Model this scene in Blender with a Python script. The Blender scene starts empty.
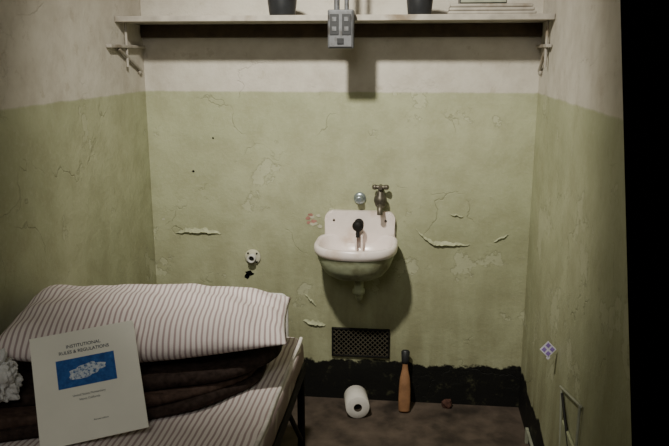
import bpy, bmesh, math, random
from mathutils import Vector, Euler, Matrix, noise
random.seed(4)
COL = bpy.context.scene.collection

# ------------------------------------------------------------------ materials
def newmat(name, rough=0.7, metallic=0.0, spec=0.3):
    m = bpy.data.materials.new(name); m.use_nodes = True
    nt = m.node_tree; b = nt.nodes['Principled BSDF']
    b.inputs['Roughness'].default_value = rough
    b.inputs['Metallic'].default_value = metallic
    b.inputs['Specular IOR Level'].default_value = spec
    return m, nt, b
def N(nt, t, **kw):
    n = nt.nodes.new(t)
    for k, v in kw.items(): setattr(n, k, v)
    return n
def noise_n(nt, vec, scale, detail=6, rough=0.55):
    n = N(nt, 'ShaderNodeTexNoise'); n.inputs['Scale'].default_value = scale
    n.inputs['Detail'].default_value = detail; n.inputs['Roughness'].default_value = rough
    nt.links.new(vec, n.inputs['Vector']); return n.outputs['Fac']
def ramp(nt, fac, stops):
    r = N(nt, 'ShaderNodeValToRGB'); e = r.color_ramp.elements
    while len(e) < len(stops): e.new(0.5)
    for i, (p, c) in enumerate(stops):
        e[i].position = p; e[i].color = (c[0], c[1], c[2], 1) if hasattr(c, '__len__') else (c, c, c, 1)
    nt.links.new(fac, r.inputs[0]); return r.outputs[0]
def mix(nt, fac, a, b, mode='MIX'):
    m = N(nt, 'ShaderNodeMix', data_type='RGBA', blend_type=mode)
    for sock, v in ((m.inputs[0], fac), (m.inputs[6], a), (m.inputs[7], b)):
        if isinstance(v, (int, float)): sock.default_value = v
        elif isinstance(v, tuple): sock.default_value = (v[0], v[1], v[2], 1)
        else: nt.links.new(v, sock)
    return m.outputs[2]
def mth(nt, op, a, b=None, c=None):
    m = N(nt, 'ShaderNodeMath', operation=op)
    for i, v in enumerate((a, b, c)):
        if v is None: continue
        if isinstance(v, (int, float)): m.inputs[i].default_value = v
        else: nt.links.new(v, m.inputs[i])
    return m.outputs[0]
def bump(nt, b, h, strength=0.3, dist=0.01):
    n = N(nt, 'ShaderNodeBump'); n.inputs['Strength'].default_value = strength
    n.inputs['Distance'].default_value = dist
    nt.links.new(h, n.inputs['Height']); nt.links.new(n.outputs[0], b.inputs['Normal'])

def simple(name, c, rough=0.6, metallic=0.0, var=0.25, scale=25, bumpy=0.1, spec=0.3, dirt=None, dscale=6):
    m, nt, b = newmat(name, rough, metallic, spec)
    tc = N(nt, 'ShaderNodeTexCoord').outputs['Object']
    f = noise_n(nt, tc, scale)
    col = ramp(nt, f, [(0.3, tuple(x*(1-var) for x in c)), (0.7, tuple(min(1, x*(1+var)) for x in c))])
    if dirt:
        f2 = noise_n(nt, tc, dscale)
        col = mix(nt, ramp(nt, f2, [(0.52, 0.0), (0.68, 1.0)]), col, dirt)
    nt.links.new(col, b.inputs['Base Color'])
    if bumpy: bump(nt, b, f, bumpy, 0.004)
    return m

def wall_material():
    m, nt, b = newmat('peeling_cell_paint', 0.6, 0, 0.25)
    g = N(nt, 'ShaderNodeNewGeometry').outputs['Position']
    sep = N(nt, 'ShaderNodeSeparateXYZ'); nt.links.new(g, sep.inputs[0])
    z = sep.outputs['Z']
    big = noise_n(nt, g, 2.2, 5); mid = noise_n(nt, g, 9, 8, 0.65); fine = noise_n(nt, g, 60, 6, 0.7)
    green = ramp(nt, big, [(0.3, (0.325, 0.345, 0.212)), (0.52, (0.395, 0.412, 0.262)), (0.75, (0.455, 0.468, 0.308))])
    green = mix(nt, ramp(nt, mid, [(0.38, 0.45), (0.58, 0.0)]), green, (0.29, 0.285, 0.17))
    green = mix(nt, ramp(nt, fine, [(0.50, 0.0), (0.75, 0.35)]), green, (0.49, 0.48, 0.36))
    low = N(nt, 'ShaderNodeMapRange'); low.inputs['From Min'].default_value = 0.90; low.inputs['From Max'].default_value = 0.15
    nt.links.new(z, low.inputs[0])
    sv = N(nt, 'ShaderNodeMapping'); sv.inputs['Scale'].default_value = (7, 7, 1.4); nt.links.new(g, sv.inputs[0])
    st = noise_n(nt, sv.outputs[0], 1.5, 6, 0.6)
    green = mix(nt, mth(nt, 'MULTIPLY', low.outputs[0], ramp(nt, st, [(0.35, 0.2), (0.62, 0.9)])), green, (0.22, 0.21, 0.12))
    white = ramp(nt, mid, [(0.3, (0.46, 0.42, 0.35)), (0.55, (0.56, 0.525, 0.45)), (0.8, (0.62, 0.585, 0.51))])
    chips = ramp(nt, noise_n(nt, g, 14, 8, 0.7), [(0.60, 0.0), (0.63, 1.0)])
    white = mix(nt, mth(nt, 'MULTIPLY', chips, 0.35), white, (0.36, 0.31, 0.23))
    pn = noise_n(nt, g, 4.3, 10, 0.62)
    patch = ramp(nt, pn, [(0.600, 0.0), (0.606, 1.0)])
    edge = ramp(nt, pn, [(0.588, 0.0), (0.600, 1.0), (0.606, 0.0)])
    green = mix(nt, mth(nt, 'MULTIPLY', patch, 0.30), green, (0.52, 0.53, 0.38))
    green = mix(nt, mth(nt, 'MULTIPLY', edge, 0.4), green, (0.17, 0.17, 0.10))
    chg = ramp(nt, noise_n(nt, g, 11, 9, 0.7), [(0.675, 0.0), (0.685, 1.0)])
    green = mix(nt, mth(nt, 'MULTIPLY', chg, 0.6), green, (0.52, 0.51, 0.40))
    ns = N(nt, 'ShaderNodeTexNoise'); ns.inputs['Scale'].default_value = 7; ns.inputs['Detail'].default_value = 6
    nt.links.new(g, ns.inputs['Vector'])
    addv = N(nt, 'ShaderNodeVectorMath', operation='MULTIPLY_ADD'); nt.links.new(ns.outputs['Color'], addv.inputs[0])
    addv.inputs[1].default_value = (0.25, 0.25, 0.25); nt.links.new(g, addv.inputs[2])
    vo = N(nt, 'ShaderNodeTexVoronoi', feature='DISTANCE_TO_EDGE'); vo.inputs['Scale'].default_value = 3.0
    nt.links.new(addv.outputs[0], vo.inputs['Vector'])
    crack = ramp(nt, vo.outputs['Distance'], [(0.0, 1.0), (0.010, 0.0)])
    cmask = ramp(nt, noise_n(nt, g, 3.1, 2), [(0.53, 0.0), (0.60, 1.0)])
    crack = mth(nt, 'MULTIPLY', crack, cmask)
    col = mix(nt, mth(nt, 'MULTIPLY', crack, 0.45), green, (0.20, 0.20, 0.12))
    zz = mth(nt, 'ADD', z, mth(nt, 'MULTIPLY', mth(nt, 'SUBTRACT', mid, 0.5), 0.014))
    up = ramp(nt, mth(nt, 'MULTIPLY_ADD', zz, 1.0, -0.81), [(0.499, 0.0), (0.503, 1.0)])
    col = mix(nt, up, col, white)
    zb = mth(nt, 'ADD', z, mth(nt, 'MULTIPLY', mth(nt, 'SUBTRACT', mid, 0.5), 0.14))
    dn = ramp(nt, mth(nt, 'ADD', zb, 0.325), [(0.497, 1.0), (0.503, 0.0)])
    chip2 = ramp(nt, noise_n(nt, g, 15, 9, 0.75), [(0.56, 0.0), (0.64, 1.0)])
    black = mix(nt, mth(nt, 'MULTIPLY', chip2, 0.5), (0.007, 0.007, 0.006), (0.085, 0.085, 0.046))
    col = mix(nt, dn, col, black)
    nt.links.new(col, b.inputs['Base Color'])
    h = mth(nt, 'ADD', mth(nt, 'MULTIPLY', mid, 0.8), mth(nt, 'MULTIPLY', fine, 0.25))
    h = mth(nt, 'SUBTRACT', h, mth(nt, 'MULTIPLY', crack, 0.4))
    h = mth(nt, 'ADD', h, mth(nt, 'MULTIPLY', patch, -0.18))
    h = mth(nt, 'ADD', h, mth(nt, 'MULTIPLY', chg, -0.25))
    bump(nt, b, h, 0.5, 0.012)
    return m

def stripes(name, axis, period, base, line, duty=0.4):
    m, nt, b = newmat(name, 0.9, 0, 0.1)
    tc = N(nt, 'ShaderNodeTexCoord').outputs['Object']
    sep = N(nt, 'ShaderNodeSeparateXYZ'); nt.links.new(tc, sep.inputs[0])
    w = noise_n(nt, tc, 5, 2)
    v = mth(nt, 'ADD', sep.outputs[axis], mth(nt, 'MULTIPLY', w, 0.02))
    fr = mth(nt, 'FRACT', mth(nt, 'MULTIPLY', v, 1/period))
    tri = mth(nt, 'ABSOLUTE', mth(nt, 'SUBTRACT', fr, 0.5))
    f = ramp(nt, tri, [(duty/2-0.06, 1.0), (duty/2+0.06, 0.0)])
    grime = noise_n(nt, tc, 7, 6)
    bs = mix(nt, ramp(nt, grime, [(0.4, 0.0), (0.7, 0.35)]), base, tuple(x*0.8 for x in base))
    nt.links.new(mix(nt, f, bs, line), b.inputs['Base Color'])
    weave = noise_n(nt, tc, 350, 2)
    bump(nt, b, mth(nt, 'ADD', mth(nt, 'MULTIPLY', weave, 0.06), mth(nt, 'MULTIPLY', noise_n(nt, tc, 9, 3), 1.0)), 0.5, 0.016)
    return m

M_WALL = wall_material()
M_FLOOR = simple('worn_concrete', (0.080, 0.060, 0.046), 0.75, var=0.5, scale=9, bumpy=0.5, dirt=(0.030, 0.023, 0.018))
M_CEIL = simple('ceiling_paint', (0.30, 0.28, 0.24), 0.8)
M_SHELF = simple('shelf_paint', (0.38, 0.35, 0.30), 0.6, var=0.2, dirt=(0.20, 0.155, 0.105), dscale=9)
M_SHELFSHADE = simple('shelf_shadow_brown', (0.075, 0.055, 0.036), 0.8)  # dark brown standing in for the shadow below the shelf
M_GREYBOX = simple('grey_enamel_steel', (0.12, 0.123, 0.13), 0.5, 0.3, var=0.2, dirt=(0.06, 0.055, 0.05), dscale=30)
M_DARK = simple('dark_plastic', (0.018, 0.019, 0.021), 0.4, spec=0.4)
M_BLACK = simple('screen_border_black', (0.0025, 0.0025, 0.003), 1.0, spec=0.0, bumpy=0)  # flat black for the screen border
M_ENAMEL = simple('sink_enamel', (0.86, 0.77, 0.73), 0.22, var=0.05, spec=0.5, bumpy=0.02, dirt=(0.68, 0.56, 0.48), dscale=12)
M_SINKGREEN = simple('sink_underside_paint', (0.38, 0.41, 0.27), 0.55, var=0.2, dirt=(0.19, 0.18, 0.10), dscale=10)
M_BRASS = simple('tarnished_brass', (0.13, 0.115, 0.09), 0.45, 0.7, var=0.4)
M_CHROME = simple('dull_chrome', (0.45, 0.52, 0.55), 0.3, 0.8, var=0.2)
M_IRON = simple('black_iron', (0.012, 0.011, 0.010), 0.6, 0.3, var=0.4)
M_HOLE = simple('dark_void', (0.004, 0.004, 0.004), 1, spec=0, bumpy=0)
M_PLASTER = simple('bare_plaster', (0.50, 0.49, 0.37), 0.9, var=0.2, scale=30, bumpy=0.3)
M_FLAP = simple('paint_flap', (0.40, 0.415, 0.27), 0.7, var=0.2, scale=30)
M_PILLOW = stripes('pillow_ticking', 0, 0.0135, (0.78, 0.71, 0.68), (0.40, 0.31, 0.31), 0.38)
M_SHEET = stripes('sheet_ticking', 0, 0.015, (0.76, 0.69, 0.65), (0.40, 0.31, 0.30), 0.38)
M_BLANKET = simple('dark_wool', (0.036, 0.025, 0.021), 0.95, var=0.45, scale=60, bumpy=0.5, spec=0.1)
M_BLANKET2 = simple('brown_wool', (0.066, 0.043, 0.034), 0.95, var=0.4, scale=60, bumpy=0.5, spec=0.1)
M_CLOTH = simple('white_cloth', (0.62, 0.62, 0.60), 0.9, var=0.1, scale=20, bumpy=0.3)
M_BEDPAINT = simple('bed_white_paint', (0.55, 0.54, 0.50), 0.45, var=0.12, dirt=(0.25, 0.2, 0.15), dscale=14)
M_PAPER = simple('cream_paper', (0.86, 0.85, 0.74), 0.8, var=0.04, scale=8, bumpy=0)
M_INK = simple('print_ink', (0.06, 0.07, 0.10), 0.8, bumpy=0)
M_TISSUE = simple('tissue', (0.70, 0.67, 0.62), 0.95, var=0.06, scale=40)
M_CARD = simple('cardboard', (0.06, 0.045, 0.03), 0.9)
M_WOOD = simple('varnished_wood', (0.27, 0.14, 0.07), 0.45, var=0.35, scale=14)
M_RUST = simple('red_brick', (0.08, 0.036, 0.026), 0.9, var=0.4)
M_STICK = simple('overlay_white', (0.66, 0.64, 0.74), 0.5, bumpy=0)
M_OVERLAYP = simple('overlay_purple', (0.25, 0.16, 0.45), 0.5, bumpy=0)
M_STEEL = simple('green_painted_steel', (0.34, 0.36, 0.23), 0.5, 0.1, var=0.15)
M_DULL = simple('dull_worn_paint', (0.28, 0.29, 0.22), 0.5, var=0.2)
M_REDSTAIN = simple('red_stain', (0.38, 0.19, 0.155), 0.8, var=0.3)

def blue_pic():
    m, nt, b = newmat('blue_island_print', 0.7)
    tc = N(nt, 'ShaderNodeTexCoord').outputs['Object']
    f = noise_n(nt, tc, 60, 6, 0.7)
    c = ramp(nt, f, [(0.35, (0.01, 0.06, 0.24)), (0.6, (0.02, 0.12, 0.40)), (0.8, (0.12, 0.28, 0.55))])
    nt.links.new(c, b.inputs['Base Color']); return m
M_BLUE = blue_pic()
def island_pic():
    m, nt, b = newmat('island_print', 0.7)
    tc = N(nt, 'ShaderNodeTexCoord').outputs['Object']
    f = noise_n(nt, tc, 130, 4, 0.7)
    c = ramp(nt, f, [(0.40, (0.03, 0.12, 0.32)), (0.50, (0.55, 0.62, 0.70)), (0.8, (0.85, 0.85, 0.82))])
    nt.links.new(c, b.inputs['Base Color']); return m
M_ISLE = island_pic()

# ------------------------------------------------------------------ mesh helpers
def empty(name, loc=(0, 0, 0)):
    e = bpy.data.objects.new(name, None); e.location = loc; COL.objects.link(e); return e
def finish(name, bm, mats, parent=None, smooth=True, loc=None, rot=None, auto=None):
    me = bpy.data.meshes.new(name); bmesh.ops.recalc_face_normals(bm, faces=bm.faces[:])
    bm.to_mesh(me); bm.free()
    for m in (mats if isinstance(mats, (list, tuple)) else [mats]): me.materials.append(m)
    for p in me.polygons: p.use_smooth = smooth
    o = bpy.data.objects.new(name, me); COL.objects.link(o)
    if loc is not None: o.location = loc
    if rot is not None: o.rotation_euler = rot
    if parent: o.parent = parent
    return o
def box(name, lo, hi, mat, parent=None, bev=0.0, seg=2):
    bm = bmesh.new(); bmesh.ops.create_cube(bm, size=1)
    lo, hi = Vector(lo), Vector(hi)
    for v in bm.verts: v.co = Vector((lo[i]+(v.co[i]+.5)*(hi[i]-lo[i]) for i in range(3)))
    if bev: bmesh.ops.bevel(bm, geom=bm.edges[:], offset=bev, segments=seg, affect='EDGES', profile=0.5)
    return finish(name, bm, mat, parent, smooth=False)
def lathe(name, prof, mat, parent=None, seg=40, loc=(0, 0, 0), rot=(0, 0, 0), sx=1, sy=1):
    bm = bmesh.new(); rings = []
    for r, z in prof:
        if r < 1e-6: rings.append([bm.verts.new((0, 0, z))])
        else: rings.append([bm.verts.new((r*math.cos(2*math.pi*i/seg)*sx, r*math.sin(2*math.pi*i/seg)*sy, z)) for i in range(seg)])
    for a, c in zip(rings, rings[1:]):
        for i in range(seg):
            j = (i+1) % seg
            if len(a) == 1 and len(c) == 1: continue
            if len(a) == 1: bm.faces.new((a[0], c[j], c[i]))
            elif len(c) == 1: bm.faces.new((a[i], a[j], c[0]))
            else: bm.faces.new((a[i], a[j], c[j], c[i]))
    return finish(name, bm, mat, parent, loc=loc, rot=rot)
def tube(name, pts, r, mat, parent=None, res=6):
    cu = bpy.data.curves.new(name, 'CURVE'); cu.dimensions = '3D'; cu.bevel_depth = r; cu.bevel_resolution = res
    cu.use_fill_caps = True
    s = cu.splines.new('POLY'); s.points.add(len(pts)-1)
    for p, q in zip(s.points, pts): p.co = (*q, 1)
    o = bpy.data.objects.new(name+'_c', cu); COL.objects.link(o)
    bpy.context.view_layer.update()
    me = bpy.data.meshes.new_from_object(o.evaluated_get(bpy.context.evaluated_depsgraph_get()))
    bpy.data.objects.remove(o)
    for p in me.polygons: p.use_smooth = True
    me.materials.clear(); me.materials.append(mat)
    ob = bpy.data.objects.new(name, me); COL.objects.link(ob)
    if parent: ob.parent = parent
    return ob

# ------------------------------------------------------------------ room
XL, XR, YF, H = -0.795, 0.76, -3.3, 2.40
box('wall_back', (XL-0.1, 0, 0), (XR+0.1, 0.1, H), M_WALL)
box('wall_left', (XL-0.1, YF, 0), (XL, 0, H), M_WALL)
box('wall_right', (XR, YF, 0), (XR+0.1, 0, H), M_WALL)
box('floor', (XL-0.1, YF, -0.1), (XR+0.1, 0.1, 0), M_FLOOR)
box('ceiling', (XL-0.1, YF, H), (XR+0.1, 0.1, H+0.1), M_CEIL)
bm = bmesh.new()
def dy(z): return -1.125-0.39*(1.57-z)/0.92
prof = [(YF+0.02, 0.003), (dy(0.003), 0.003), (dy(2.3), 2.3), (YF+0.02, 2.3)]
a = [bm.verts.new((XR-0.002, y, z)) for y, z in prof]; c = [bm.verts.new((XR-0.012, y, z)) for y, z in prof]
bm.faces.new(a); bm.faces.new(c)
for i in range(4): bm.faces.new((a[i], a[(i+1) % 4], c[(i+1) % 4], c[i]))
finish('screen_border', bm, M_BLACK, smooth=False)  # added black slab for the screen border, no real door here

# plaster damage on the back wall
wp = empty('peeling_paint')
def flake(pts_line, width, curl, mat, name, lift=0.008, up=True):
    bm = bmesh.new(); n = len(pts_line); rows = []
    for k in range(4):
        t = k/3; row = []
        for i, (x, z) in enumerate(pts_line):
            e = math.sin(math.pi*min(max(i/(n-1), 0.0), 1))**0.6; jit = random.uniform(0.55, 1.3)
            w = width*e*jit
            row.append(bm.verts.new((x+random.uniform(-.001, .001), -0.0015-lift*e*(t**1.6)*curl, z+(w*(1-t) if up else -w*(1-t)))))
        rows.append(row)
    for r0, r1 in zip(rows, rows[1:]):
        for i in range(n-1): bm.faces.new((r0[i], r0[i+1], r1[i+1], r1[i]))
    return finish(name, bm, mat, wp, smooth=False)
def jag(x0, z0, x1, z1, n, amp, sag=0.0):
    out = []
    for i in range(n+1):
        t = i/n; out.append((x0+(x1-x0)*t, z0+(z1-z0)*t-sag*math.sin(math.pi*t)+random.uniform(-amp, amp)))
    return out
def chip(name, x, z, w, h, mat, y=-0.0012, n=14):
    bm = bmesh.new(); vs = []
    for i in range(n):
        a_ = 2*math.pi*i/n; r = random.uniform(0.6, 1.1)
        vs.append(bm.verts.new((x+w/2*r*math.cos(a_), y, z+h/2*r*math.sin(a_))))
    bm.faces.new(vs); return finish(name, bm, mat, wp, smooth=False)
l = jag(-0.70, 0.722, -0.50, 0.722, 26, 0.003, -0.006); flake(l, 0.020, 1.6, M_FLAP, 'flap_1')
l = jag(0.31, 0.765, 0.39, 0.70, 12, 0.003, 0.010)+jag(0.395, 0.70, 0.53, 0.705, 14, 0.003, 0.0); flake(l, 0.013, 1.7, M_FLAP, 'flap_2')
l = jag(0.62, 0.72, 0.68, 0.75, 12, 0.003); flake(l, 0.008, 1.0, M_FLAP, 'flap_3')
l = jag(-0.16, 0.350, -0.06, 0.335, 12, 0.004, 0.006); flake(l, 0.018, 1.3, M_FLAP, 'flap_4')
l = jag(0.44, 0.83, 0.50, 0.82, 6, 0.003); flake(l, 0.006, 1.0, M_FLAP, 'flap_5')
l = jag(-0.15, 0.47, -0.10, 0.42, 12, 0.004); flake(l, 0.008, 1.0, M_FLAP, 'flap_6')
chip('chip_1', -0.521, 1.124, 0.008, 0.010, M_HOLE); chip('chip_2', -0.61, 0.985, 0.013, 0.011, M_HOLE)
for i in range(9):
    chip('stain_%d' % i, -0.10+random.uniform(-.035, .03), 0.79+random.uniform(-.03, .025), 0.024, 0.017, M_REDSTAIN if i % 2 else M_PLASTER, y=-0.0012-0.0002*i)
chip('chip_6', -0.385, 0.553, 0.040, 0.028, M_HOLE); chip('chip_7', -0.395, 0.54, 0.025, 0.025, M_HOLE)

# ------------------------------------------------------------------ shelf
sh = empty('wall_shelf')
box('board', (XL+0.002, -0.27, 1.570), (XR-0.002, -0.002, 1.590), M_SHELF, sh, 0.002)
box('shelf_shade_cleat', (XL+0.002, -0.022, 1.520), (XR-0.002, -0.002, 1.569), M_SHELFSHADE, sh, 0.001)  # cleat made tall and dark to paint in the shelf's shadow
for s, x in ((1, XL), (-1, XR)):
    tag = 'left' if s == 1 else 'right'
    xa, xb = sorted((x+s*0.002, x+s*0.022))
    box('rail_'+tag, (xa, -0.36 if s == 1 else -0.25, 1.478), (xb, -0.03, 1.490), M_SHELF, sh, 0.003)
    tube('strut_'+tag, [(x+s*0.013, -0.28 if s == 1 else -0.2, 1.475), (x+s*0.010, -0.06, 1.395)], 0.006, M_SHELF, sh)
    tube('hanger_'+tag, [(x+s*0.013, -0.20, 1.41), (x+s*0.013, -0.20, 1.570)], 0.005, M_SHELF, sh)
    lathe('foot_'+tag, [(0, 0), (0.014, 0), (0.014, 0.008), (0.008, 0.012), (0, 0.012)], M_SHELF, sh, 20, (x+s*0.001, -0.06, 1.392), (0, s*math.pi/2, 0))

ob = empty('electrical_outlet_box')
box('body', (-0.012, -0.315, 1.475), (0.078, -0.272, 1.605), M_GREYBOX, ob, 0.005)
box('cover', (-0.007, -0.320, 1.480), (0.073, -0.3152, 1.600), M_GREYBOX, ob, 0.002)
for i, xx in enumerate((0.012, 0.054)):
    box('socket_%d' % (i+1), (xx-0.015, -0.323, 1.520), (xx+0.015, -0.3202, 1.590), M_DARK, ob, 0.001)
    box('insert_%d' % (i+1), (xx-0.008, -0.325, 1.565), (xx+0.008, -0.3232, 1.580), M_GREYBOX, ob, 0.001)
    box('insert_b%d' % (i+1), (xx-0.008, -0.325, 1.533), (xx+0.008, -0.3232, 1.548), M_GREYBOX, ob, 0.001)
box('latch', (0.022, -0.325, 1.490), (0.044, -0.3202, 1.510), M_DARK, ob, 0.001)
tube('conduit', [(0.018, -0.293, 1.60), (0.018, -0.293, H-0.001)], 0.010, M_GREYBOX, ob)
tube('cable', [(0.052, -0.293, 1.60), (0.052, -0.293, H-0.001)], 0.008, M_GREYBOX, ob)

def cup(name, x, y, r, h):
    return lathe(name, [(0, 0), (r*0.85, 0), (r*0.9, 0.004), (r, h*0.5), (r*1.06, h*0.96), (r*1.08, h), (r*1.0, h), (r*0.94, h*0.9), (r*0.8, 0.008), (0, 0.008)], M_DARK, None, 40, (x, y, 1.590))
cup('metal_cup', -0.190, -0.20, 0.052, 0.09)
cup('metal_cup', 0.302, -0.20, 0.046, 0.09)
ft = empty('folded_towel')
for i in range(3):
    box('fold_%d' % (i+1), (0.40+0.004*i, -0.25, 1.590+0.012*i), (0.70-0.006*i, -0.07, 1.6015+0.012*i), M_SHELF, ft, 0.0055, 3)
bk = empty('small_book')
box('cover', (0.44, -0.235, 1.6265), (0.60, -0.11, 1.655), M_DARK, bk, 0.002)
box('pages', (0.443, -0.238, 1.630), (0.597, -0.2345, 1.6515), M_DULL, bk)

# ------------------------------------------------------------------ sink
sk = empty('wall_sink')
CX = 0.083
def ringpts(s, z, n=64, cy=-0.150, a=0.160, b=0.148, ex=2.5):
    out = []
    for i in range(n):
        t = 2*math.pi*i/n; ct, st = math.cos(t), math.sin(t)
        px = a*s*math.copysign(abs(ct)**(2/ex), ct); py = b*s*math.copysign(abs(st)**(2/(ex if st < 0 else 5)), st)
        out.append((CX-0.005+px, min(cy+py, -0.003), z))
    return out
rings = [(0.0, .597), (0.22, .598), (0.5, .604), (0.70, .622), (0.84, .652), (0.92, .685), (0.95, .703), (1.0, .709), (1.018, .722), (1.01, .736), (0.98, .742), (0.92, .742), (0.885, .735), (0.86, .715), (0.78, .680), (0.6, .656), (0.3, .648), (0.0, .646)]
bm = bmesh.new(); R_ = []
for s, z in rings:
    if s == 0: R_.append([bm.verts.new((CX-0.005, -0.15, z))])
    else: R_.append([bm.verts.new(p) for p in ringpts(s, z)])
for k, (a, c) in enumerate(zip(R_, R_[1:])):
    n = max(len(a), len(c))
    for i in range(n):
        j = (i+1) % n
        vs = (a[0], c[j], c[i]) if len(a) == 1 else (a[i], a[j], c[0]) if len(c) == 1 else (a[i], a[j], c[j], c[i])
        f = bm.faces.new(vs); f.material_index = 1 if k < 6 else 0
finish('basin', bm, [M_ENAMEL, M_SINKGREEN], sk)
bm = bmesh.new(); out = []
x0, x1, z0, z1, rr = CX-0.143, CX+0.143, 0.70, 0.838, 0.035
out = [(x0, z0), (x1, z0)]
out += [(x1-rr+rr*math.cos(t), z1-rr+rr*math.sin(t)) for t in [i*math.pi/16 for i in range(9)]]
out += [(x0+rr+rr*math.cos(t), z1-rr+rr*math.sin(t)) for t in [math.pi/2+i*math.pi/16 for i in range(9)]]
fr = [bm.verts.new((x, -0.028, z)) for x, z in out]; bk_ = [bm.verts.new((x, -0.002, z)) for x, z in out]
ff = bm.faces.new(fr); bm.faces.new(bk_)
for i in range(len(out)): bm.faces.new((fr[i], fr[(i+1) % len(out)], bk_[(i+1) % len(out)], bk_[i]))
bmesh.ops.bevel(bm, geom=[e for e in ff.edges], offset=0.007, segments=3, affect='EDGES')
finish('backsplash', bm, M_ENAMEL, sk, smooth=False)
for i, xx in enumerate((-0.012, 0.012)):
    box('overflow_rib_%d' % (i+1), (CX+xx-0.004, -0.075, 0.680), (CX+xx+0.004, -0.028, 0.752), M_ENAMEL, sk, 0.003)
lathe('plate_hole_1', [(0, 0), (0.005, 0), (0.005, 0.002), (0, 0.002)], M_BRASS, sk, 16, (CX-0.105, -0.028, 0.80), (math.pi/2, 0, 0))
lathe('plate_hole_2', [(0, 0), (0.005, 0), (0.005, 0.002), (0, 0.002)], M_BRASS, sk, 16, (CX+0.105, -0.028, 0.80), (math.pi/2, 0, 0))
lathe('faucet_base', [(0, 0), (0.019, 0), (0.019, 0.008), (0.013, 0.014), (0.012, 0.045), (0.021, 0.048), (0.023, 0.055), (0.021, 0.064), (0.010, 0.070), (0, 0.071)], M_IRON, sk, 32, (CX-0.003, -0.028, 0.790), (math.pi/2, 0, 0))
tube('faucet_spout', [(CX-0.003, -0.06, 0.785), (CX-0.003, -0.078, 0.775), (CX-0.003, -0.085, 0.76), (CX-0.003, -0.085, 0.745)], 0.008, M_IRON, sk)
lathe('drain', [(0, 0), (0.019, 0), (0.019, 0.003), (0.013, 0.003), (0.012, 0.001), (0, 0.001)], M_IRON, sk, 24, (CX, -0.16, 0.6485))
lathe('tailpiece', [(0, -0.0), (0.030, 0), (0.030, -0.015), (0.020, -0.022), (0.019, -0.06), (0.025, -0.062), (0.025, -0.08), (0, -0.082)], M_SINKGREEN, sk, 32, (CX+0.005, -0.125, 0.603))
tube('trap', [(CX+0.005, -0.125, 0.53)]+[(CX+0.005, -0.085+0.04*math.cos(t), 0.525+0.03*math.sin(t)) for t in [math.pi+i*math.pi/8 for i in range(0, 5)]]+[(CX+0.005, -0.003, 0.495)], 0.014, M_SINKGREEN, sk)
box('hanger_bracket', (CX-0.07, -0.03, 0.62), (CX+0.07, -0.003, 0.69), M_SINKGREEN, sk, 0.004)

lathe('water_stub_valve', [(0, 0), (0.025, 0), (0.025, 0.006), (0.018, 0.010), (0.012, 0.012), (0.011, 0.030), (0.015, 0.032), (0.014, 0.042), (0.007, 0.044), (0, 0.040)], M_CHROME, None, 32, (0.081, -0.001, 0.888), (math.pi/2, 0, 0))
tv = empty('water_tap')
lathe('flange', [(0, 0), (0.020, 0), (0.020, 0.005), (0.011, 0.008), (0.011, 0.045), (0, 0.045)], M_BRASS, tv, 24, (0.166, -0.001, 0.895), (math.pi/2, 0, 0))
lathe('body', [(0, 0), (0.013, 0), (0.020, 0.01), (0.026, 0.028), (0.024, 0.045), (0.016, 0.055), (0.013, 0.068), (0.010, 0.07), (0.010, 0.085), (0, 0.085)], M_BRASS, tv, 28, (0.166, -0.045, 0.858))
tube('spout', [(0.166, -0.05, 0.872), (0.166, -0.07, 0.868), (0.166, -0.082, 0.855), (0.166, -0.082, 0.838)], 0.011, M_BRASS, tv)
tube('handle_bar', [(0.143, -0.045, 0.942), (0.189, -0.045, 0.942)], 0.008, M_BRASS, tv)
tube('handle_cross', [(0.166, -0.069, 0.942), (0.166, -0.021, 0.942)], 0.008, M_BRASS, tv)
for i, xx in enumerate((0.143, 0.189)):
    lathe('handle_tip_%d' % (i+1), [(0, -.011), (0.009, -.008), (0.011, 0), (0.009, .008), (0, .011)], M_BRASS, tv, 16, (xx, -0.045, 0.942))

pf = empty('pipe_stub')
lathe('flange', [(0, 0), (0.034, 0), (0.034, 0.004), (0.030, 0.008), (0.020, 0.010), (0.017, 0.010)], M_PLASTER, pf, 36, (-0.368, -0.001, 0.626), (math.pi/2, 0, 0))
lathe('pipe', [(0.017, 0.0), (0.017, 0.035), (0.012, 0.035), (0.012, 0.006), (0, 0.006)], M_BEDPAINT, pf, 28, (-0.368, -0.003, 0.626), (math.pi/2, 0, 0))
lathe('plug', [(0.0, 0.0), (0.010, 0.0), (0.010, 0.012), (0, 0.014)], M_IRON, pf, 20, (-0.368, -0.012, 0.626), (math.pi/2, 0, 0))
for i in range(4):
    a_ = math.pi/4+i*math.pi/2
    lathe('bolt_%d' % (i+1), [(0, 0), (0.004, 0), (0.004, 0.004), (0, 0.005)], M_IRON, pf, 10, (-0.368+0.026*math.cos(a_), -0.009, 0.626+0.026*math.sin(a_)), (math.pi/2, 0, 0))

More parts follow.
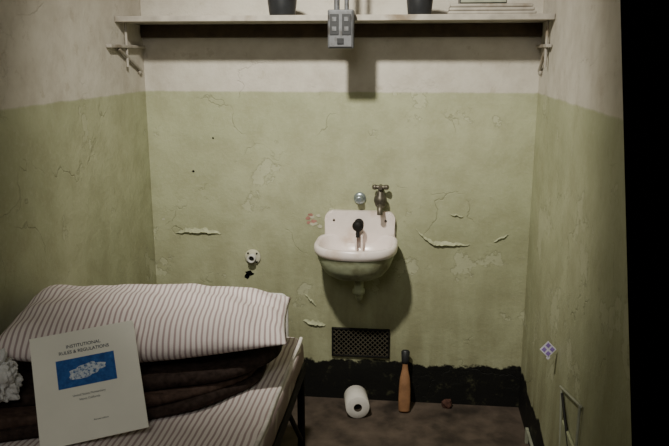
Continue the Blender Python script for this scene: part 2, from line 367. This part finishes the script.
# ------------------------------------------------------------------ vent grille
vg = empty('vent_grille')
vx0, vx1, vz0, vz1 = -0.034, 0.212, 0.200, 0.328
box('recess', (vx0, -0.004, vz0), (vx1, -0.0015, vz1), M_HOLE, vg)
for nme, lo, hi in (('frame_top', (vx0, vz1-0.007), (vx1, vz1)), ('frame_bottom', (vx0, vz0), (vx1, vz0+0.007)), ('frame_left', (vx0, vz0), (vx0+0.007, vz1)), ('frame_right', (vx1-0.007, vz0), (vx1, vz1))):
    box(nme, (lo[0], -0.012, lo[1]), (hi[0], -0.0041, hi[1]), M_IRON, vg, 0.001)
M_GRILLE = simple('grille_iron', (0.075, 0.065, 0.045), 0.6, 0.2)
bm = bmesh.new()
def strip(p, q, w, y):
    p, q = Vector(p), Vector(q); d = (q-p).normalized(); n_ = Vector((-d.y, d.x))*w/2
    vs = [bm.verts.new((v.x, y, v.y)) for v in (p-n_, q-n_, q+n_, p+n_)]; bm.faces.new(vs)
W_, H_ = vx1-vx0, vz1-vz0; k = -H_
while k < W_:
    for sgn in (1, -1):
        pa, pb = (k, 0.0), (k+H_, H_)
        if k < 0: pa = (0, -k)
        if k+H_ > W_: pb = (W_, W_-k)
        if sgn == 1: strip((vx0+pa[0], vz0+pa[1]), (vx0+pb[0], vz0+pb[1]), 0.004, -0.0070)
        else: strip((vx1-pa[0], vz0+pa[1]), (vx1-pb[0], vz0+pb[1]), 0.004, -0.0078)
    k += 0.0205
finish('lattice', bm, M_GRILLE, vg, smooth=False)

# ------------------------------------------------------------------ floor things
tr = empty('toilet_paper_roll', (0.083, -0.12, 0))
R90 = (math.radians(90), 0, math.radians(10))
lathe('paper', [(0.017, -0.055), (0.046, -0.055), (0.049, -0.052), (0.049, 0.052), (0.046, 0.055), (0.017, 0.055)], M_TISSUE, tr, 48, (0, 0, 0.049), R90)
lathe('core', [(0.017, -0.0555), (0.017, 0.0555), (0.0155, 0.0555), (0.0155, -0.0555), (0.017, -0.0555)], M_CARD, tr, 32, (0, 0, 0.049), R90)
sb = empty('wooden_scrub_brush', (0.28, -0.10, 0))
sb.rotation_euler = (math.radians(-14), 0, 0)
lathe('handle', [(0, 0.0), (0.020, 0.0), (0.024, 0.006), (0.025, 0.05), (0.024, 0.10), (0.021, 0.14), (0.013, 0.175), (0.011, 0.195), (0.013, 0.205), (0, 0.206)], M_WOOD, sb, 32, (0, 0, 0.004), sx=1, sy=0.6)
lathe('bristle_tuft', [(0, 0.20), (0.014, 0.20), (0.016, 0.215), (0.018, 0.250), (0.012, 0.257), (0, 0.257)], M_DARK, sb, 24, (0, 0, 0.004), sx=1, sy=0.7)
bm = bmesh.new(); bmesh.ops.create_icosphere(bm, subdivisions=3, radius=1)
for v in bm.verts:
    s = 1+0.35*noise.noise(v.co*1.7); v.co = Vector((v.co.x*0.022*s, v.co.y*0.018*s, max(v.co.z*s, -0.8)*0.022+0.0176))
finish('brick_fragment', bm, M_RUST, smooth=False, loc=(0.46, -0.035, 0))

# ------------------------------------------------------------------ bed
bed = empty('prison_cot')
BX0, BX1, BY0, BY1 = XL+0.010, -0.045, -2.56, -0.665
def soft_slab(name, x0, x1, y0, y1, z0, z1, r, mat, parent, nx=60, ny=120, amp=0.004):
    bm = bmesh.new()
    sect = []
    for cx_, cz_, a0 in ((x1-r, z1-r, 0), (x0+r, z1-r, 90), (x0+r, z0+r, 180), (x1-r, z0+r, 270)):
        for i in range(6):
            t = math.radians(a0+18*i); sect.append((cx_+r*math.cos(t), cz_+r*math.sin(t)))
    dense = []
    for (p, q) in zip(sect, sect[1:]+sect[:1]):
        d = math.dist(p, q); k_ = max(1, int(d/0.02))
        for i in range(k_): dense.append((p[0]+(q[0]-p[0])*i/k_, p[1]+(q[1]-p[1])*i/k_))
    cxm, czm = (x0+x1)/2, (z0+z1)/2; rows = []
    ys = [y0+r*(1-math.cos(math.pi/2*i/5)) for i in range(5)]+[y0+r+(y1-y0-2*r)*i/ny for i in range(ny+1)]+[y1-r*(1-math.cos(math.pi/2*i/5)) for i in range(4, -1, -1)]
    for y in ys:
        e = min(y-y0, y1-y); ins = 0 if e >= r else r-math.sqrt(max(0, r*r-(r-e)**2))
        row = []
        for x, z in dense:
            sx_ = 1-ins/((x1-x0)/2); sz_ = 1-ins/((z1-z0)/2)
            p = Vector((cxm+(x-cxm)*sx_, y, czm+(z-czm)*sz_))
            d = noise.noise(p*4.5)*amp+noise.noise(p*13)*amp*0.4
            if z > czm: p.z += d
            if x > x1-r*1.2: p.x += d
            row.append(bm.verts.new(p))
        rows.append(row)
    n = len(dense)
    for a, c in zip(rows, rows[1:]):
        for i in range(n): bm.faces.new((a[i], a[(i+1) % n], c[(i+1) % n], c[i]))
    bm.faces.new(rows[0]); bm.faces.new(rows[-1])
    return finish(name, bm, mat, parent)
soft_slab('mattress', BX0, BX1, BY0, BY1, 0.452, 0.556, 0.030, M_SHEET, bed, amp=0.006)
M_PIPE = simple('mattress_piping', (0.66, 0.62, 0.57), 0.8)
tube('mattress_piping', [(BX1-0.012+0.004*noise.noise(Vector((0, y*6, 0))), y, 0.549+0.004*noise.noise(Vector((3, y*5, 0)))) for y in [BY0+0.03+(BY1-BY0-0.05)*i/60 for i in range(61)]], 0.006, M_PIPE, bed)
for nme, lo, hi in (('side_rail_right', (BX1-0.03, BY0, 0.41), (BX1-0.002, BY1+0.02, 0.450)), ('side_rail_left', (BX0, BY0, 0.41), (BX0+0.03, BY1+0.02, 0.450)),
                    ('end_rail_far', (BX0+0.03, BY1-0.01, 0.41), (BX1-0.03, BY1+0.02, 0.450)), ('end_rail_near', (BX0+0.03, BY0, 0.41), (BX1-0.03, BY0+0.03, 0.450))):
    box(nme, lo, hi, M_IRON, bed, 0.003)
for i in range(9):
    yy = BY0+0.2+i*0.19; box('slat_%d' % (i+1), (BX0+0.03, yy, 0.438), (BX1-0.03, yy+0.03, 0.449), M_IRON, bed)
for i, (x, y) in enumerate(((BX0+0.016, BY0+0.03), (BX1-0.02, BY0+0.03))):
    tube('leg_%d' % (i+1), [(x, y, 0.0), (x, y, 0.412)], 0.014, M_IRON, bed)
hx0, hx1, hy = BX0+0.015, BX1-0.068, BY1+0.035
rr = 0.02
HT = 0.678
pts = [(hx0, hy, 0.40), (hx0, hy, HT-rr)]+[(hx0+rr-rr*math.cos(t), hy, HT-rr+rr*math.sin(t)) for t in [i*math.pi/12 for i in range(1, 7)]]
pts += [(hx1-rr+rr*math.sin(t), hy, HT-rr+rr*math.cos(t)) for t in [i*math.pi/12 for i in range(0, 7)]]+[(hx1, hy, 0.40)]
tube('headboard_frame', pts, 0.006, M_BEDPAINT, bed)
box('headboard_panel', (hx0+0.005, hy-0.004, 0.40), (hx1-0.005, hy+0.004, HT-0.006), M_BEDPAINT, bed, 0.002)
for i, zz_ in enumerate((0.655, 0.61)):
    lathe('headboard_bolt_%d' % i, [(0, 0), (0.006, 0), (0.006, 0.003), (0, 0.005)], M_IRON, bed, 16, (hx1-0.025, hy-0.004, zz_), (math.pi/2, 0, 0))
tube('far_leg_1', [(BX1-0.02, hy-0.015, 0.0), (BX1-0.02, hy-0.015, 0.412)], 0.013, M_IRON, bed)
tube('far_leg_2', [(BX0+0.02, hy-0.015, 0.0), (BX0+0.02, hy-0.015, 0.412)], 0.013, M_IRON, bed)
tube('leg_brace', [(BX1-0.02, hy-0.015, 0.16), (BX1-0.02, BY1-0.25, 0.415)], 0.008, M_IRON, bed)

# folded blankets
def layer(name, outline, z0, z1, mat, parent, seed=0, amp=0.012):
    pts = [Vector(p) for p in outline]
    for _ in range(3):
        q = []
        for a, c in zip(pts, pts[1:]+pts[:1]): q += [a*0.8+c*0.2, a*0.2+c*0.8]
        pts = q
    dense = []
    for a, c in zip(pts, pts[1:]+pts[:1]):
        k_ = max(1, int((c-a).length/0.012))
        for i in range(k_): dense.append(a+(c-a)*i/k_)
    cen = sum(dense, Vector((0, 0)))/len(dense)
    h = z1-z0; prof_ = []
    for i in range(9):
        t = -math.pi/2+math.pi*i/8; prof_.append((-(1-math.cos(t))*h*0.5, z0+h/2+h/2*math.sin(t)))
    ins = [(-0.30, z0)]+[(-0.12, z0), (-0.06, z0)]+prof_+[(-0.03-h/2, z1), (-0.08, z1), (-0.14, z1), (-0.20, z1), (-0.26, z1)]
    bm = bmesh.new(); rows = []
    for d, z in ins:
        row = []
        for p in dense:
            v = p-cen; L = v.length; q = cen+v*max(0.02, (L+d))/L
            P = Vector((q.x, q.y, z)); s = Vector((seed*7.1, 0, 0))
            w = noise.noise(P*7+s)*amp
            P.z += noise.noise(P*6+s*2)*amp*0.8*(1 if z > z0+h*0.3 else 0.0)
            P.x += v.x/L*w; P.y += v.y/L*w
            row.append(bm.verts.new(P))
        rows.append(row)
    n = len(dense)
    for a, c in zip(rows, rows[1:]):
        for i in range(n): bm.faces.new((a[i], a[(i+1) % n], c[(i+1) % n], c[i]))
    bm.faces.new(rows[0]); bm.faces.new(rows[-1])
    return finish(name, bm, mat, parent)
bl = empty('folded_blankets')
O = [(-0.115, -0.88), (-0.12, -1.07), (-0.22, -1.215), (-0.33, -1.29), (-0.52, -1.38), (-0.76, -1.48), (-0.765, -0.86), (-0.40, -0.84)]
layer('fold_1', O, 0.560, 0.586, M_BLANKET, bl, 1)
layer('fold_2', [(x*0.99-0.012, y+0.015) for x, y in O], 0.584, 0.610, M_BLANKET2, bl, 2)
O2 = [(-0.085, -0.86), (-0.070, -1.00), (-0.17, -1.145), (-0.37, -1.245), (-0.56, -1.33), (-0.765, -1.39), (-0.765, -0.86), (-0.40, -0.84)]
layer('fold_3', O2, 0.608, 0.642, M_BLANKET, bl, 3)

# pillow
def pillow(name, L, W, T, mat, loc, rot):
    bm = bmesh.new(); nu, nv = 90, 56; grids = []
    for side in (1, -1):
        g = []
        for i in range(nu+1):
            row = []
            for j in range(nv+1):
                u, v = -1+2*i/nu, -1+2*j/nv
                x = u*L/2*(1-0.03*(1-v*v)*abs(u)**3); y = v*W/2*(1-0.03*(1-u*u)*abs(v)**3)
                y *= 1-0.22*max(0, u-0.2)/0.8
                y += 0.17*x
                pu = 6.0 if u < 0 else 3.0
                th = ((1-abs(u)**pu)*(1-abs(v)**2.4)); th = max(th, 0)**0.58
                z = T/2*th*side*(1-0.38*max(0, u)**1.6)
                wr = noise.noise(Vector((x*5, y*7, side)))*0.014+noise.noise(Vector((x*14, y*16, side*2)))*0.008
                wr += 0.010*math.sin(v*13+u*2)*max(0, abs(u)-0.6)/0.4*th
                edge = min(1-abs(u), 1-abs(v))
                if side < 0: z = z*0.75; wr *= 0.3
                P = Vector((x, y, z+wr*min(1, edge*5)-0.010*max(0, u)**2+0.030*max(0, -u)**2))
                row.append(bm.verts.new(P) if (side == 1 or (0 < i < nu and 0 < j < nv)) else grids[0][i][j])
            g.append(row)
        grids.append(g)
        for i in range(nu):
            for j in range(nv): bm.faces.new((g[i][j], g[i+1][j], g[i+1][j+1], g[i][j+1]))
    return finish(name, bm, mat, None, loc=loc, rot=rot)
pillow('striped_pillow', 0.735, 0.40, 0.162, M_PILLOW, (-0.406, -1.030, 0.720), (math.radians(5), math.radians(2), math.radians(8)))

# crumpled white cloth on the blankets by the wall
bm = bmesh.new(); bmesh.ops.create_icosphere(bm, subdivisions=6, radius=1)
for v in bm.verts:
    p = v.co.copy(); rdg = abs(noise.noise(p*1.9))+0.5*abs(noise.noise(p*4.3))+0.2*abs(noise.noise(p*9))
    s = 0.78+0.62*rdg
    v.co = Vector((p.x*0.062*s, p.y*0.046*s, max(p.z*s, -0.7)*0.070))
finish('crumpled_cloth', bm, M_CLOTH, loc=(-0.700, -1.375, 0.695))

# ------------------------------------------------------------------ brochure
w = Vector((0.2325, 0.085, 0.015)).normalized()
up0 = Vector((-0.0915, 0.12, 0.215)); nrm = w.cross(up0).normalized(); up_ = nrm.cross(w).normalized()
if up_.z < 0: up_ = -up_
nrm = w.cross(up_).normalized()
th_ = math.radians(3.0)
w, up_ = (w*math.cos(th_)+up_*math.sin(th_)).normalized(), (up_*math.cos(th_)-w*math.sin(th_)).normalized()
Wp, Hp = 0.244, 0.266
cent = Vector((-0.470, -1.343, 0.6820))
Mx = Matrix((w, up_, nrm)).transposed().to_4x4(); Mx.translation = cent
br = empty('visitor_brochure'); br.matrix_world = Mx
def loc_box(name, x0, y0, x1, y1, z0, z1, mat):
    return box(name, (x0, y0, z0), (x1, y1, z1), mat, br)
loc_box('back_leaf', -Wp/2+0.003, -Hp/2, Wp/2+0.002, Hp/2-0.002, -0.0045, -0.003, M_PAPER)
loc_box('front_leaf', -Wp/2, -Hp/2, Wp/2, Hp/2, -0.0028, -0.001, M_PAPER)
loc_box('picture', -0.068, -0.003, 0.068, 0.066, -0.0009, -0.0003, M_BLUE)
bm = bmesh.new(); vs = []
for i in range(40):
    t = 2*math.pi*i/40; r = 1+0.35*noise.noise(Vector((math.cos(t)*2.4, math.sin(t)*2.4, 3)))
    vs.append(bm.verts.new((0.0+0.044*r*math.cos(t), 0.031+0.016*r*math.sin(t)+0.006*math.cos(t), -0.0001)))
bm.faces.new(vs); finish('island', bm, M_ISLE, br, smooth=False)
def text(name, s, x, y, size, off=0.0001):
    cu = bpy.data.curves.new(name, 'FONT'); cu.body = s; cu.size = size; cu.align_x = 'CENTER'; cu.offset = off
    cu.materials.append(M_INK)
    o = bpy.data.objects.new(name, cu); COL.objects.link(o); o.parent = br; o.location = (x, y, 0.0)
text('title_line_1', 'INSTITUTIONAL', 0, 0.093, 0.0112)
text('title_line_2', 'RULES & REGULATIONS', 0, 0.079, 0.0112)
text('subtitle_1', 'United States Penitentiary', 0.0, -0.026, 0.0072, 0)
text('subtitle_2', 'Island, California', 0.0, -0.037, 0.0072, 0)
text('footer', 'Revised edition', 0.02, -0.09, 0.0055, 0)

# ------------------------------------------------------------------ right wall fittings
sg = empty('overlay_diamond', (XR-0.032, -0.70, 0.555))  # screen overlay mark, built as an added plate turned towards the camera
sg.rotation_euler = (math.radians(-14), math.radians(45), 0)
s_ = 0.0185
box('plate', (-s_, -0.001, -s_), (s_, 0.001, s_), M_STICK, sg)
for i, (a_, c_) in enumerate(((-1, -1), (1, -1), (-1, 1), (1, 1))):
    box('mark_%d' % (i+1), (a_*0.009-0.006, -0.0018, c_*0.009-0.006), (a_*0.009+0.006, -0.0011, c_*0.009+0.006), M_OVERLAYP, sg)
box('stem', (s_-0.004, -0.001, -s_-0.005), (s_+0.005, 0.001, -s_+0.006), M_STICK, sg)
fs = empty('folding_seat_bracket')
X = XR-0.008
tube('top_arm', [(X, -0.80, 0.478), (X, -1.06, 0.545)], 0.004, M_DULL, fs)
tube('post', [(X, -0.82, 0.475), (X, -0.86, 0.30)], 0.004, M_DULL, fs)
tube('diagonal', [(X, -0.83, 0.47), (X, -1.05, 0.30)], 0.004, M_IRON, fs)
tube('rear_post', [(X, -1.05, 0.545), (X, -1.05, 0.25)], 0.004, M_DULL, fs)
box('seat_plate', (XR-0.010, -1.02, 0.18), (XR-0.002, -0.86, 0.40), M_STEEL, fs, 0.002)
lb = empty('floor_bracket')
box('upright', (XR-0.014, -0.30, 0.0), (XR-0.002, -0.28, 0.06), M_DULL, lb, 0.002)
box('arm', (XR-0.012, -0.44, 0.045), (XR-0.002, -0.30, 0.058), M_DULL, lb, 0.002)

# ------------------------------------------------------------------ lights
def light(name, kind, loc, target, energy, color, **kw):
    l_ = bpy.data.lights.new(name, kind); l_.energy = energy; l_.color = color
    for k_, v_ in kw.items(): setattr(l_, k_, v_)
    o = bpy.data.objects.new(name, l_); COL.objects.link(o); o.location = loc
    o.rotation_euler = (Vector(target)-Vector(loc)).to_track_quat('-Z', 'Y').to_euler(); return o
light('ceiling_spot', 'SPOT', (-0.17, -1.45, 2.20), (0.05, 0.0, 0.92), 165, (1.0, 0.955, 0.84), spot_size=math.radians(94), spot_blend=1.0, shadow_soft_size=0.045)
light('front_fill', 'AREA', (0.0, -3.0, 2.1), (-0.1, -0.9, 0.5), 8, (1.0, 0.97, 0.90), shape='DISK', size=0.7)  # added fill from the open front, not an actual fixture
w_ = bpy.data.worlds.new('cell_world'); bpy.context.scene.world = w_; w_.use_nodes = True
w_.node_tree.nodes['Background'].inputs[0].default_value = (0.9, 0.9, 0.85, 1); w_.node_tree.nodes['Background'].inputs[1].default_value = 0.05

# ------------------------------------------------------------------ camera
cd = bpy.data.cameras.new('camera'); cam = bpy.data.objects.new('camera', cd); COL.objects.link(cam)
cam.location = (0.30, -2.88, 1.45); cam.rotation_euler = (math.radians(77.0), 0, math.radians(6.4))
cd.sensor_width = 36; cd.lens = 36*724/669; cd.clip_start = 0.05
bpy.context.scene.camera = cam
